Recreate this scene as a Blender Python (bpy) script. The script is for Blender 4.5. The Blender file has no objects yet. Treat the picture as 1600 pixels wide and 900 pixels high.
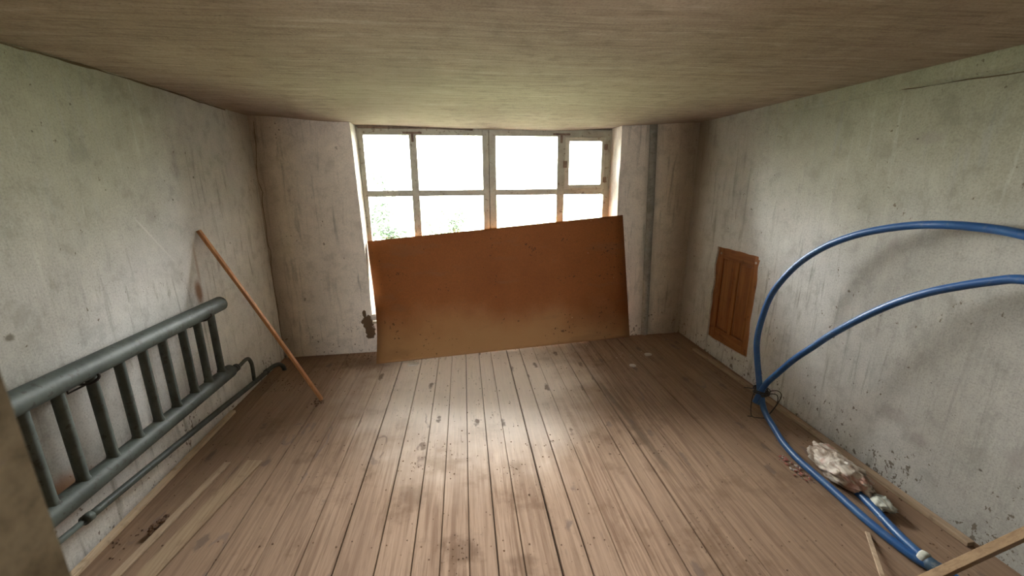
import bpy, bmesh, math, random
from mathutils import Vector, Matrix, noise
random.seed(7)
C = bpy.context.scene
COL = C.collection

# ------------------------------------------------------------ camera
F_PX, YAW, PITCH, ROLL = 652.54, 0.1121975, 0.2558825, -0.0056994
cam_d = bpy.data.cameras.new('camera'); cam = bpy.data.objects.new('camera', cam_d); COL.objects.link(cam)
cam_d.sensor_width = 36.0; cam_d.lens = 36.0 * F_PX / 1600.0
cam_d.clip_start = 0.02; cam_d.clip_end = 300
fw = Vector((math.sin(YAW) * math.cos(PITCH), math.cos(YAW) * math.cos(PITCH), -math.sin(PITCH)))
rt = Vector((math.cos(YAW), -math.sin(YAW), 0)); up = rt.cross(fw)
r2 = rt * math.cos(ROLL) + up * math.sin(ROLL); u2 = -rt * math.sin(ROLL) + up * math.cos(ROLL)
m = Matrix((r2, u2, -fw)).transposed().to_4x4(); m.translation = (0, 0, 1.6)
cam.matrix_world = m
cam_d.dof.use_dof = True; cam_d.dof.focus_distance = 2.6; cam_d.dof.aperture_fstop = 3.2
C.camera = cam

# ------------------------------------------------------------ light: overcast sky through the window and an added hall opening
SKY = 12.0
w = bpy.data.worlds.new('sky'); C.world = w; w.use_nodes = True
nt = w.node_tree; nt.nodes.clear()
wo = nt.nodes.new('ShaderNodeOutputWorld'); wb = nt.nodes.new('ShaderNodeBackground')
tc = nt.nodes.new('ShaderNodeTexCoord'); sx = nt.nodes.new('ShaderNodeSeparateXYZ'); rp = nt.nodes.new('ShaderNodeValToRGB')
nt.links.new(tc.outputs['Generated'], sx.inputs[0]); nt.links.new(sx.outputs['Z'], rp.inputs[0])
rp.color_ramp.elements[0].position = 0.0; rp.color_ramp.elements[0].color = (0.62, 0.63, 0.64, 1)   # overcast: horizon darker than the zenith
rp.color_ramp.elements[1].position = 1.0; rp.color_ramp.elements[1].color = (0.97, 0.99, 1.0, 1)
nt.links.new(rp.outputs[0], wb.inputs[0]); wb.inputs[1].default_value = SKY
nt.links.new(wb.outputs[0], wo.inputs[0])
C.view_settings.view_transform = 'Standard'; C.view_settings.look = 'None'
C.view_settings.exposure = 3.0; C.view_settings.gamma = 1.0; C.view_settings.use_curve_mapping = False
C.cycles.use_denoising = True
C.cycles.max_bounces = 14; C.cycles.diffuse_bounces = 10; C.cycles.transparent_max_bounces = 12
C.cycles.sample_clamp_indirect = 8

XL, XR, YL, YR, ZC = -1.7126, 2.2505, 3.8287, 3.98695, 2.1047
TV = Vector((XR - XL, YR - YL, 0)).normalized(); NV = Vector((-TV.y, TV.x, 0)); Q0 = Vector((XL, YL, 0))
WW = math.hypot(XR - XL, YR - YL)
def W(s, o, z): return Q0 + TV * s + NV * o + Vector((0, 0, z))      # along the back wall, beyond its face, up

def portal(name, loc, rot, sx_, sy_):
    l = bpy.data.lights.new(name, 'AREA'); l.shape = 'RECTANGLE'; l.size = sx_; l.size_y = sy_
    l.cycles.is_portal = True
    o = bpy.data.objects.new(name, l); COL.objects.link(o); o.location = loc; o.rotation_euler = rot
portal('window_portal', W(1.98, 0.36, 1.17), (-math.pi / 2, 0, math.atan2(TV.y, TV.x)), 2.5, 1.9)
portal('hall_fill_portal', (0.14, -2.62, 1.40), (math.pi / 2, 0, 0), 1.0, .8)  # guides sky fill through the added opening in the hall's rear wall

# ------------------------------------------------------------ node helper
class NT:
    def __init__(s, name, rough=0.8):
        s.m = bpy.data.materials.new(name); s.m.use_nodes = True; s.t = s.m.node_tree
        s.b = s.t.nodes['Principled BSDF']; s.b.inputs['Roughness'].default_value = rough
        s.tc = s.t.nodes.new('ShaderNodeTexCoord'); s.P = s.tc.outputs['Object']
    def n(s, k, **a):
        x = s.t.nodes.new(k)
        for q, v in a.items(): setattr(x, q, v)
        return x
    def put(s, inp, v):
        if isinstance(v, bpy.types.NodeSocket): s.t.links.new(v, inp)
        elif isinstance(v, (tuple, list)) and len(v) == 3 and inp.type == 'RGBA': inp.default_value = (*v, 1)
        else: inp.default_value = v
    def map(s, scale=(1, 1, 1), loc=(0, 0, 0), src=None):
        x = s.n('ShaderNodeMapping'); s.put(x.inputs['Vector'], src or s.P)
        x.inputs['Scale'].default_value = scale; x.inputs['Location'].default_value = loc; return x.outputs[0]
    def noise(s, vec=None, scale=5, detail=4, rough=0.55, dist=0.0):
        x = s.n('ShaderNodeTexNoise'); s.put(x.inputs['Vector'], vec or s.P)
        x.inputs['Scale'].default_value = scale; x.inputs['Detail'].default_value = detail
        x.inputs['Roughness'].default_value = rough; x.inputs['Distortion'].default_value = dist
        return x.outputs['Fac']
    def vor(s, vec=None, scale=5, feature='F1', out='Distance'):
        x = s.n('ShaderNodeTexVoronoi', feature=feature); s.put(x.inputs['Vector'], vec or s.P)
        x.inputs['Scale'].default_value = scale; return x.outputs[out]
    def math(s, op, a, b=0.0, clamp=False):
        x = s.n('ShaderNodeMath', operation=op, use_clamp=clamp); s.put(x.inputs[0], a); s.put(x.inputs[1], b); return x.outputs[0]
    def mul(s, a, b): return s.math('MULTIPLY', a, b)
    def add(s, a, b): return s.math('ADD', a, b)
    def sub(s, a, b): return s.math('SUBTRACT', a, b)
    def ramp(s, v, a, b, lo=0.0, hi=1.0):       # smooth map a..b -> lo..hi
        x = s.n('ShaderNodeMapRange', interpolation_type='SMOOTHSTEP'); s.put(x.inputs[0], v)
        if a > b: a, b, lo, hi = b, a, hi, lo
        for i, q in enumerate((a, b, lo, hi)): x.inputs[i + 1].default_value = q
        return x.outputs[0]
    def mix(s, f, a, b, mode='MIX'):
        x = s.n('ShaderNodeMix', data_type='RGBA', blend_type=mode); s.put(x.inputs[0], f)
        s.put(x.inputs[6], a); s.put(x.inputs[7], b); return x.outputs[2]
    def xyz(s):
        x = s.n('ShaderNodeSeparateXYZ'); s.put(x.inputs[0], s.P); return x.outputs
    def blob(s, c, r, soft=0.5, k=(1, 1, 1), wob=0.0, ws=8):
        """mask around world point c (a stain with its own outline)"""
        vec = s.map(scale=k, loc=tuple(-c[i] * k[i] for i in range(3)))
        L = s.n('ShaderNodeVectorMath', operation='LENGTH'); s.put(L.inputs[0], vec); d = L.outputs['Value']
        if wob: d = s.add(d, s.mul(s.sub(s.noise(scale=ws, detail=5), 0.5), wob))
        return s.ramp(d, r, r * (1 - soft))
    def rnd(s):
        return s.n('ShaderNodeObjectInfo').outputs['Random']
    def bump(s, h, strength=0.3, dist=0.01, prev=None):
        x = s.n('ShaderNodeBump'); s.put(x.inputs['Height'], h); x.inputs['Strength'].default_value = strength
        x.inputs['Distance'].default_value = dist
        if prev: s.put(x.inputs['Normal'], prev)
        s.t.links.new(x.outputs[0], s.b.inputs['Normal']); return x.outputs[0]
    def col(s, c): s.put(s.b.inputs['Base Color'], c); return s

def mx(n, *ms):
    o = ms[0]
    for q in ms[1:]: o = n.math('MAXIMUM', o, q)
    return o

# ------------------------------------------------------------ plaster
def plaster(name, kind):
    n = NT(name, 0.92); P = n.P; x, y, z = n.xyz()[:3]
    big = n.noise(scale=1.3, detail=5)
    base = n.mix(n.ramp(big, .3, .7), (.375, .36, .325), (.315, .30, .265))
    if kind == 'back': base = n.mix(n.ramp(big, .3, .7), (.80, .73, .65), (.69, .625, .55))
    if kind == 'ceiling': base = n.mix(n.ramp(big, .3, .7), (.36, .275, .215), (.31, .235, .18))
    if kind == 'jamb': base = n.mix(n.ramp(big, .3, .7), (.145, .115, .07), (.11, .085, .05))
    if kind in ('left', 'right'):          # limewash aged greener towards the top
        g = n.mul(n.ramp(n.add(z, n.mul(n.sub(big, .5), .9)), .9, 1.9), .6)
        window_lit = n.mul(n.ramp(n.add(n.add(y, n.mul(z, -.8)), n.mul(n.sub(big, .5), 1.2)), 0.9, 2.1), .97 if kind == 'left' else .70)   # whiter low down at the window end, painting in the window's light
        base = n.mix(window_lit, base, (.82, .81, .79))
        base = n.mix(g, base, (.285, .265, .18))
    # brush streaks
    if kind == 'ceiling': sv = n.map(scale=(2.2, 26, 1))
    else: sv = n.map(scale=(16, 16, 1.3))
    st = n.noise(sv, 1.6, 6, .6, .5)
    stw = n.noise(scale=1.7, detail=2)
    if kind == 'ceiling':
        st2 = n.noise(n.map(scale=(1.1, 15, 1), loc=(3, 1, 0)), 2.6, 7, .66, .9); base = n.mix(n.ramp(st2, .50, .68, 0, .8), base, (.235, .172, .13)); base = n.mix(n.ramp(st2, .47, .34, 0, .6), base, (.46, .37, .30))
    dark = n.mul(n.ramp(st, .52, .72), n.ramp(stw, .34, .56))
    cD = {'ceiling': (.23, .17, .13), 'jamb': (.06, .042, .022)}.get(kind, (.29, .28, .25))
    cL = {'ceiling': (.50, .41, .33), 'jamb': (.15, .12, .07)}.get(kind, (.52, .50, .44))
    base = n.mix(n.mul(dark, .72), base, cD)
    base = n.mix(n.mul(n.ramp(st, .42, .25), .28), base, cL)
    # grey-green mould streaks and blotches
    if kind in ('left', 'right', 'back'):
        mo = n.mul(n.ramp(n.noise(n.map(scale=(9, 9, 2.2)), 2.2, 7, .65), .57, .70), n.ramp(n.noise(scale=1.1, detail=1), .47, .62))
        base = n.mix(n.mul(mo, .55), base, (.24, .235, .19))
    if kind == 'jamb':
        base = n.mix(n.mul(n.ramp(n.noise(scale=16, detail=6), .5, .68), .6), base, (.05, .036, .018))
    gr = n.noise(scale=115, detail=3, rough=.7); mot = n.noise(scale=9, detail=6, rough=.7)
    lo_ = n.mix(1.0, base, (.66, .66, .65), 'MULTIPLY'); hi_ = n.mix(1.0, base, (1.22, 1.21, 1.19), 'MULTIPLY')
    base = n.mix(n.ramp(gr, .50, .36, 0, .5), base, lo_); base = n.mix(n.ramp(gr, .52, .66, 0, .4), base, hi_)
    base = n.mix(n.ramp(mot, .5, .34, 0, .5), base, lo_); base = n.mix(n.ramp(mot, .52, .68, 0, .4), base, hi_)
    # specks and chips
    sp = n.noise(n.map(scale=(1, 1, .75)), 42, 3, .6)
    spm = n.ramp(n.noise(scale=4.2, detail=3), .42, .66, 0, .12)
    low = n.ramp(z, .40, .02, 0, .105) if kind != 'ceiling' else 0.0
    thr = n.sub(.775 if kind != 'ceiling' else .80, n.add(spm, low))
    spk = n.ramp(n.sub(sp, thr), 0.0, .025)
    base = n.mix(n.mul(spk, .8), base, (.13, .10, .07))
    v = n.vor(scale=3.0); dots = n.ramp(v, .016, .009)
    base = n.mix(n.mul(dots, .75 if kind != 'ceiling' else .0), base, (.11, .085, .06))
    h = n.add(n.mul(n.noise(scale=60, detail=5, rough=.65), .25), n.add(n.mul(st, .7), n.mul(spk, -.8)))
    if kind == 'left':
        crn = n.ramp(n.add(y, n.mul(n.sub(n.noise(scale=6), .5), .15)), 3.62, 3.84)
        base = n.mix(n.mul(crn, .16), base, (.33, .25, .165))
        rust = n.blob((XL, 2.81, .905), .085, .8, (1, 1.6, .75), .05)
        run = n.mul(n.blob((XL, 2.84, 1.06), .20, .8, (1, 10, 1), .05), .45)
        ru2 = n.mul(n.blob((XL, 1.68, .315), .20, .7, (1, 1.0, 1.5), .12), .85)
        base = n.mix(n.mul(mx(n, rust, run), .85), base, (.27, .12, .045))
        base = n.mix(ru2, base, (.33, .17, .085))
        for (py, pz, r) in ((1.676, 1.032, .022), (2.276, 1.558, .005), (2.741, 1.491, .009), (2.98, 1.62, .012), (1.99, 1.795, .007), (2.2, 1.93, .008), (2.45, 1.666, .005)):
            base = n.mix(n.mul(n.blob((XL, py, pz), r, .7, (1, 1, 1), r * 1.2, 40), .8), base, (.10, .085, .06))
        # long light trowel marks and scratches
        for (a, b, c) in (((2.55, 1.25), .30, .012), ((2.95, 1.42), .22, .010)):
            d = n.sub(n.add(n.mul(n.sub(z, a[1]), .85), n.sub(y, a[0])), 0.0)
            line = n.mul(n.ramp(n.math('ABSOLUTE', d), c, 0), n.ramp(n.math('ABSOLUTE', n.sub(z, a[1])), b * .6, b * .4))
            base = n.mix(n.mul(line, .35), base, (.70, .68, .63))
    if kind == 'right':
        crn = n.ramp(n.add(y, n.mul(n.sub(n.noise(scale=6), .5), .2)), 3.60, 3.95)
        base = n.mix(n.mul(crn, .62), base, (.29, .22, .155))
        for (py, pz, r, k) in ((2.75, .78, .06, 1.4), (1.75, .36, .15, 2.2), (1.62, .30, .09, 1.5), (1.25, .45, .05, .6), (1.95, 1.25, .04, .6), (1.9, 1.78, .10, 2.5)):
            base = n.mix(n.mul(n.blob((XR, py, pz), r, .8, (1, 1, k), r * 1.4, 22), .42), base, (.25, .215, .20))
        for (py, pz, r) in ((1.95, 1.78, .009), (1.62, .62, .006), (2.05, .55, .007), (2.0, .42, .006), (1.35, .33, .011)):
            base = n.mix(n.mul(n.blob((XR, py, pz), r, .7, (1, 1, 1.5), r, 40), .85), base, (.08, .065, .05))
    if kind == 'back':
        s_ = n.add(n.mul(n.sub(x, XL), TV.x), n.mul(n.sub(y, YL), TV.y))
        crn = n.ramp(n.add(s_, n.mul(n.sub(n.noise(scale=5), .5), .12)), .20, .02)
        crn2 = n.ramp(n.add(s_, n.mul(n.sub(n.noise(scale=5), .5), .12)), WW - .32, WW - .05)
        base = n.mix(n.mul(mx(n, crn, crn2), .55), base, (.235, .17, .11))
        # darker band along the boxed strip
        st_ = n.sub(s_, n.add(3.56, n.mul(z, -.03)))
        so = n.ramp(n.math('ABSOLUTE', n.add(st_, n.mul(n.sub(n.noise(scale=7), .5), .06))), .10, .03)
        base = n.mix(n.mul(so, .35), base, (.17, .16, .12))
        # broken plaster patch under the sill corner
        for (ss, zz, r, k) in ((.775, .30, .055, .8), (.795, .20, .05, .7), (.755, .38, .02, .5)):
            pt = W(ss, 0, zz); mk = n.blob(tuple(pt), r, .15, (1, 1, k), r * 1.3, 26)
            base = n.mix(mk, base, (.13, .085, .05)); h = n.sub(h, n.mul(mk, 2.0))
        for (ss, zz) in ((.47, 1.05), (.25, .55), (.66, 1.86)):
            pt = W(ss, 0, zz); base = n.mix(n.mul(n.blob(tuple(pt), .012, .6, (1, 1, .6), .03, 60), .7), base, (.16, .13, .09))
    n.bump(h, .35, .006); n.b.inputs['Specular IOR Level'].default_value = .06
    return n.col(base).m

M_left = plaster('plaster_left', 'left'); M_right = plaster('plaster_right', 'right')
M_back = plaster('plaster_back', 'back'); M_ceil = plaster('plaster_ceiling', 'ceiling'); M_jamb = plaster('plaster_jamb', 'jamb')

# ------------------------------------------------------------ wood
def floor_wood(name):
    n = NT(name, 0.62); x, y, z = n.xyz()[:3]; r = n.rnd()
    off = n.n('ShaderNodeCombineXYZ'); n.put(off.inputs[0], n.mul(r, 31)); n.put(off.inputs[1], n.mul(r, 57)); n.put(off.inputs[2], n.mul(r, 11))
    va = n.n('ShaderNodeVectorMath', operation='ADD'); n.put(va.inputs[0], n.P); n.put(va.inputs[1], off.outputs[0]); V = va.outputs[0]
    g = n.noise(n.map(scale=(26, 1.1, 1), src=V), 1.6, 7, .62, .8)
    g2 = n.noise(n.map(scale=(110, 3, 1), src=V), 1.5, 4, .6)
    big = n.noise(n.map(scale=(3, .8, 1), src=V), 1.0, 3)
    base = n.mix(n.ramp(g, .36, .66), (.62, .475, .37), (.36, .255, .19))
    base = n.mix(n.mul(n.ramp(g2, .5, .70), .55), base, (.24, .155, .10))
    base = n.mix(n.mul(n.ramp(big, .4, .7), .35), base, (.43, .32, .25))
    base = n.mix(n.mul(n.ramp(r, 0, 1), .30), base, (.60, .47, .37))
    # knots with their dark wings
    kv = n.vor(n.map(scale=(6.2, 2.2, 1), src=V), 1.0)
    kn = n.ramp(n.add(kv, n.mul(n.sub(n.noise(V, 26, 4), .5), .30)), .15, .07)
    
    # cathedral chevrons: stained bands where worn
    ch = n.vor(n.map(scale=(3.9, 1.05, 1), loc=(3, 7, 0), src=V), 1.0)
    cm = n.mul(n.ramp(n.math('ABSOLUTE', n.sub(n.add(ch, n.mul(n.sub(n.noise(V, 9, 4), .5), .22)), .15)), .032, .006), n.ramp(n.noise(V, 5.3, 2), .47, .55))
    
    # dirt patches
    d1 = n.mul(n.ramp(n.noise(scale=3.2, detail=7, rough=.68), .53, .66), .5)
    base = n.mix(d1, base, (.255, .165, .10))
    for (px, py, rr, kx, ky, a) in ((-.33, 1.88, .11, 1, .8, .55), (-.07, 1.53, .11, .9, 1.0, .6), (.20, 1.42, .09, 1, 1, .55), (.24, 2.04, .07, 1.3, .8, .6),
                                    (1.05, 2.19, .07, 1, 1, .45), (.71, 3.4, .20, .6, 1.6, .3), (-.9, 3.62, .28, .5, 1.6, .6), (-.05, 2.14, .06, .8, 1.6, .5)):
        base = n.mix(n.mul(n.blob((px, py, 0), rr, .75, (kx, ky, 0), rr * 1.7, 13), a), base, (.20, .12, .065))
    # greenish-grey worn drag mark along one joint
    ln = n.sub(x, n.add(1.075, n.mul(n.sub(y, 2.4), -.062)))
    dm = n.mul(n.ramp(n.math('ABSOLUTE', n.add(ln, n.mul(n.sub(n.noise(scale=14), .5), .03))), .030, .008), n.mul(n.ramp(y, 1.82, 1.98), n.ramp(y, 3.2, 2.9)))
    base = n.mix(n.mul(dm, .55), base, (.17, .135, .095))
    worn_lit = n.blob((.05, 3.25, 0), 1.55, .6, (1.25, 1, 0), .9, 1.6)  # worn centre, whitened further to paint in window light; surroundings darkened
    base = n.mix(n.mul(worn_lit, .72), base, (.86, .77, .69), 'MIX'); base = n.mix(n.sub(1, worn_lit), base, n.mix(1.0, base, (.50, .43, .365), 'MULTIPLY'))
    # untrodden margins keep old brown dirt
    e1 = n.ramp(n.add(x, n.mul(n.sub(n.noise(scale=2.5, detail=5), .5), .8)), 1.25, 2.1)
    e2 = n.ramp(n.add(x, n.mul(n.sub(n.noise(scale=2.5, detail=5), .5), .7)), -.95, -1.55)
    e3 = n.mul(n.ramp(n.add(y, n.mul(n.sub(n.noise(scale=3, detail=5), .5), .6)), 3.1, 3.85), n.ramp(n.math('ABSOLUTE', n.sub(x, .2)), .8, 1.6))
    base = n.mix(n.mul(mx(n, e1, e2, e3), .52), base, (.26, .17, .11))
    base = n.mix(n.mul(kn, .78), base, (.14, .095, .07)); base = n.mix(n.mul(cm, .62), base, (.17, .12, .10))
    base = n.mix(n.mul(n.ramp(n.noise(n.map(scale=(60, 5, 1), src=V), 1.4, 5, .7), .60, .70), .5), base, (.13, .085, .06))
    sp = n.noise(scale=48, detail=3); spm = n.ramp(n.noise(scale=3.0, detail=4), .4, .7, 0, .14)
    spk = n.ramp(n.sub(sp, n.sub(.77, spm)), 0, .03)
    base = n.mix(n.mul(spk, .8), base, (.10, .06, .035))
    n.bump(n.add(n.mul(g, .6), n.add(n.mul(g2, .5), n.mul(kn, .3))), .35, .002)
    n.put(n.b.inputs['Roughness'], n.ramp(g, .3, .7, .7, .85)); n.b.inputs['Specular IOR Level'].default_value = .2
    return n.col(base).m
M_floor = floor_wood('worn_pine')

def wood(name, a, b, dark, axis=1, sc=30, rough=.7, gloss=.3):
    n = NT(name, rough); s = [sc, sc, sc]; s[axis] = sc / 18
    g = n.noise(n.map(scale=tuple(s)), 1.2, 6, .6, .6); g2 = n.noise(n.map(scale=tuple(q * 3.2 for q in s)), 1.1, 3)
    base = n.mix(n.ramp(g, .35, .7), a, b); base = n.mix(n.mul(n.ramp(g2, .52, .75), .5), base, dark)
    base = n.mix(n.mul(n.ramp(n.noise(scale=14, detail=5), .56, .72), .5), base, dark)
    n.bump(n.add(g, n.mul(g2, .5)), .3, .002); n.b.inputs['Specular IOR Level'].default_value = gloss
    return n.col(base).m
M_lath = wood('old_lath', (.36, .255, .16), (.25, .165, .10), (.13, .08, .045))
M_lath2 = wood('pale_lath', (.42, .31, .21), (.31, .215, .14), (.16, .10, .06))
M_skirt = wood('skirting_lath_wood', (.60, .47, .33), (.48, .36, .24), (.22, .15, .09))
M_stick = wood('stick_wood', (.52, .26, .12), (.40, .185, .075), (.24, .10, .04), axis=2, sc=24)
M_batten = wood('batten_wood', (.36, .24, .135), (.25, .155, .085), (.15, .09, .045), axis=0, sc=30)
M_door = wood('varnished_pine', (.37, .145, .045), (.235, .080, .022), (.085, .03, .012), axis=2, sc=20, rough=.5, gloss=.4)
M_doorh = wood('varnished_pine_rail', (.35, .135, .042), (.22, .075, .022), (.085, .03, .012), axis=1, sc=20, rough=.5, gloss=.4)
M_sub = NT('subfloor_dark', .95).col((.035, .022, .014)).m

def board_mat():
    n = NT('hardboard', .62); big = n.noise(scale=1.4, detail=4); fib = n.noise(scale=90, detail=4, rough=.7)
    base = n.mix(n.ramp(big, .35, .65), (.235, .080, .022), (.195, .062, .016))
    base = n.mix(n.mul(n.ramp(fib, .35, .65), .5), base, (.13, .05, .017))
    z = n.xyz()[2]
    base = n.mix(n.mul(n.ramp(n.add(z, n.mul(n.sub(big, .5), .6)),   .48, .05), .8), base, (.29, .165, .072))
    sm = n.ramp(n.noise(n.map(scale=(2, 2, 7)), 1.3, 5), .55, .7); base = n.mix(n.mul(sm, .3), base, (.16, .085, .04))
    sp = n.noise(scale=38, detail=2); spm = n.ramp(n.noise(scale=3.5, detail=3), .40, .64, 0, .15)
    base = n.mix(n.mul(n.ramp(n.sub(sp, n.sub(.785, spm)), 0, .02), .8), base, (.07, .035, .015))
    base = n.mix(n.mul(n.ramp(n.vor(scale=7.5), .045, .025), .8), base, (.05, .025, .012))
    base = n.mix(n.mul(n.ramp(n.vor(n.map(loc=(4, 2, 1)), scale=5.5), .035, .02), .5), base, (.55, .42, .28))
    n.bump(fib, .15, .001); n.b.inputs['Specular IOR Level'].default_value = .08
    return n.col(base).m
M_board = board_mat()

def paint(name, a, b, chip, chipc, rough=.55, amt=.5, spec=.4):
    n = NT(name, rough); g = n.noise(scale=9, detail=6, rough=.65)
    base = n.mix(n.ramp(g, .35, .65), a, b)
    base = n.mix(n.mul(n.ramp(n.noise(scale=38, detail=5, rough=.6), chip, chip + .05), amt), base, chipc)
    n.bump(n.noise(scale=45, detail=4), .2, .002); n.b.inputs['Specular IOR Level'].default_value = spec
    return n.col(base).m
M_rad = paint('grey_green_enamel', (.078, .092, .080), (.052, .062, .054), .58, (.04, .036, .03), .55, .7, .3)
M_win = paint('yellowed_window_paint', (.37, .345, .26), (.30, .275, .205), .60, (.13, .085, .05), .5, .8)
M_vent = paint('vent_paint', (.46, .43, .33), (.38, .35, .27), .62, (.15, .10, .06), .5, .8)
M_rawwood = paint('dark_rotten_wood', (.17, .12, .085), (.09, .06, .04), .55, (.03, .02, .012), .9)
M_iron = paint('rusty_iron', (.22, .15, .10), (.12, .075, .05), .55, (.05, .03, .02), .8)
M_strip = paint('grey_strip', (.33, .325, .29), (.22, .215, .185), .58, (.14, .13, .10), .85, .5)
M_black = paint('black_wire', (.018, .016, .015), (.03, .025, .02), .6, (.05, .03, .02), .5)
M_screw = paint('white_screw', (.55, .48, .40), (.45, .38, .3), .7, (.2, .15, .1), .5)
M_debris = paint('debris_dark', (.10, .055, .03), (.16, .09, .05), .55, (.04, .025, .015), .95)
M_crumb = paint('plaster_crumb', (.62, .56, .49), (.5, .44, .38), .6, (.3, .24, .2), .95)

n = NT('blue_hose_plastic', .38); g = n.noise(scale=18, detail=5)
b_ = n.mix(n.ramp(g, .4, .75), (.014, .075, .225), (.030, .105, .245)); b_ = n.mix(n.mul(n.ramp(n.noise(scale=45, detail=4), .56, .7), .35), b_, (.13, .16, .20))
n.b.inputs['Specular IOR Level'].default_value = .5; n.col(b_); M_hose = n.m
n = NT('crumpled_film', .45); g = n.noise(scale=12, detail=6, dist=1)
b_ = n.mix(n.ramp(g, .4, .62), (.62, .55, .47), (.25, .18, .125)); b_ = n.mix(n.mul(n.ramp(n.noise(n.map(loc=(5, 1, 2)), 9, 3), .55, .66), .6), b_, (.40, .13, .09))
n.bump(n.noise(scale=50, detail=5, dist=2), .5, .006); n.col(b_); M_bag = n.m
n = NT('crumpled_paper', .7); n.col(n.mix(n.ramp(n.noise(scale=20, detail=5), .4, .65), (.55, .55, .47), (.28, .30, .28))); n.bump(n.noise(scale=45, detail=5), .4, .004); M_paper = n.m

def glass():
    m = bpy.data.materials.new('window_glass'); m.use_nodes = True; t = m.node_tree; t.nodes.clear()
    o = t.nodes.new('ShaderNodeOutputMaterial'); mi = t.nodes.new('ShaderNodeMixShader'); tr = t.nodes.new('ShaderNodeBsdfTransparent'); gl = t.nodes.new('ShaderNodeBsdfGlossy')
    fr = t.nodes.new('ShaderNodeFresnel'); fr.inputs[0].default_value = 1.45; gl.inputs['Roughness'].default_value = .02
    tr.inputs[0].default_value = (.96, .965, .95, 1)
    t.links.new(fr.outputs[0], mi.inputs[0]); t.links.new(tr.outputs[0], mi.inputs[1]); t.links.new(gl.outputs[0], mi.inputs[2]); t.links.new(mi.outputs[0], o.inputs[0])
    return m
M_glass = glass()
n = NT('leaves', .7); n.col(n.mix(n.rnd(), (.016, .028, .012), (.028, .046, .018))); M_leaf = n.m
n = NT('bark', .9); n.col((.12, .09, .06)); M_bark = n.m
n = NT('meadow', .95); n.col(n.mix(n.ramp(n.noise(scale=.3, detail=6), .35, .65), (.17, .20, .12), (.12, .15, .08))); M_grass = n.m

# ------------------------------------------------------------ mesh helpers
def link(name, me, mat, parent=None, kind=None, smooth=False):
    o = bpy.data.objects.new(name, me); COL.objects.link(o)
    if mat: me.materials.append(mat)
    if parent: o.parent = parent
    if kind: o['kind'] = kind
    if smooth:
        for p in me.polygons: p.use_smooth = True
    return o
def fin(name, bm, mat, parent=None, kind=None, smooth=False, recalc=True):
    if recalc: bmesh.ops.recalc_face_normals(bm, faces=bm.faces)
    me = bpy.data.meshes.new(name); bm.to_mesh(me); bm.free(); return link(name, me, mat, parent, kind, smooth)
def thing(o, label, cat, group=None):
    o['label'] = label; o['category'] = cat
    if group: o['group'] = group
    return o
def empty(name, loc=(0, 0, 0)):
    o = bpy.data.objects.new(name, None); COL.objects.link(o); o.location = loc; o.empty_display_size = .05; return o
def rebase(o, loc=None):
    """put a mesh object's origin at the middle of its base, keep it where it is"""
    vs = o.data.vertices
    lo = [min(v.co[i] for v in vs) for i in range(3)]; hi = [max(v.co[i] for v in vs) for i in range(3)]
    c = Vector(loc) if loc else Vector(((lo[0] + hi[0]) / 2, (lo[1] + hi[1]) / 2, lo[2]))
    o.data.transform(Matrix.Translation(-c)); o.location = o.location + c
    return o
def hexa(bm, c, bevel=0.0, seg=1):
    """box from 8 corners: bottom 4 (ccw) then top 4"""
    v = [bm.verts.new(p) for p in c]
    fs = [bm.faces.new([v[i] for i in q]) for q in ((3, 2, 1, 0), (4, 5, 6, 7), (0, 1, 5, 4), (1, 2, 6, 5), (2, 3, 7, 6), (3, 0, 4, 7))]
    if bevel: bmesh.ops.bevel(bm, geom=list({e for f in fs for e in f.edges}), offset=bevel, segments=seg, affect='EDGES', profile=.6)
def wbox(bm, s0, s1, o0, o1, z0, z1, bevel=.002):
    hexa(bm, [W(s0, o0, z0), W(s1, o0, z0), W(s1, o1, z0), W(s0, o1, z0), W(s0, o0, z1), W(s1, o0, z1), W(s1, o1, z1), W(s0, o1, z1)], bevel)
def box(bm, x0, x1, y0, y1, z0, z1, bevel=.0):
    hexa(bm, [(x0, y0, z0), (x1, y0, z0), (x1, y1, z0), (x0, y1, z0), (x0, y0, z1), (x1, y0, z1), (x1, y1, z1), (x0, y1, z1)], bevel)
def catmull(pts, k=8, closed=False):
    P = [Vector(p) for p in pts]; out = []; n_ = len(P)
    for i in range(n_ - 1):
        a = P[max(i - 1, 0)]; b = P[i]; c = P[i + 1]; d = P[min(i + 2, n_ - 1)]
        for j in range(k):
            t = j / k
            out.append(.5 * ((2 * b) + (c - a) * t + (2 * a - 5 * b + 4 * c - d) * t * t + (3 * b - a - 3 * c + d) * t ** 3))
    out.append(P[-1]); return out
def tube(bm, pts, r, seg=14, caps=True):
    P = [Vector(p) for p in pts]; rings = []
    up_ = Vector((0, 0, 1)) if abs((P[1] - P[0]).normalized().z) < .9 else Vector((1, 0, 0))
    nrm = None
    for i, p in enumerate(P):
        t = (P[min(i + 1, len(P) - 1)] - P[max(i - 1, 0)]).normalized()
        if nrm is None: nrm = t.cross(up_).normalized()
        else: nrm = (nrm - t * nrm.dot(t)).normalized()
        bn = t.cross(nrm); rr = r[i] if isinstance(r, (list, tuple)) else r
        rings.append([bm.verts.new(p + nrm * math.cos(2 * math.pi * j / seg) * rr + bn * math.sin(2 * math.pi * j / seg) * rr) for j in range(seg)])
    for a, b in zip(rings, rings[1:]):
        for j in range(seg): bm.faces.new((a[j], a[(j + 1) % seg], b[(j + 1) % seg], b[j]))
    if caps: bm.faces.new(rings[0][::-1]); bm.faces.new(rings[-1])
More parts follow.
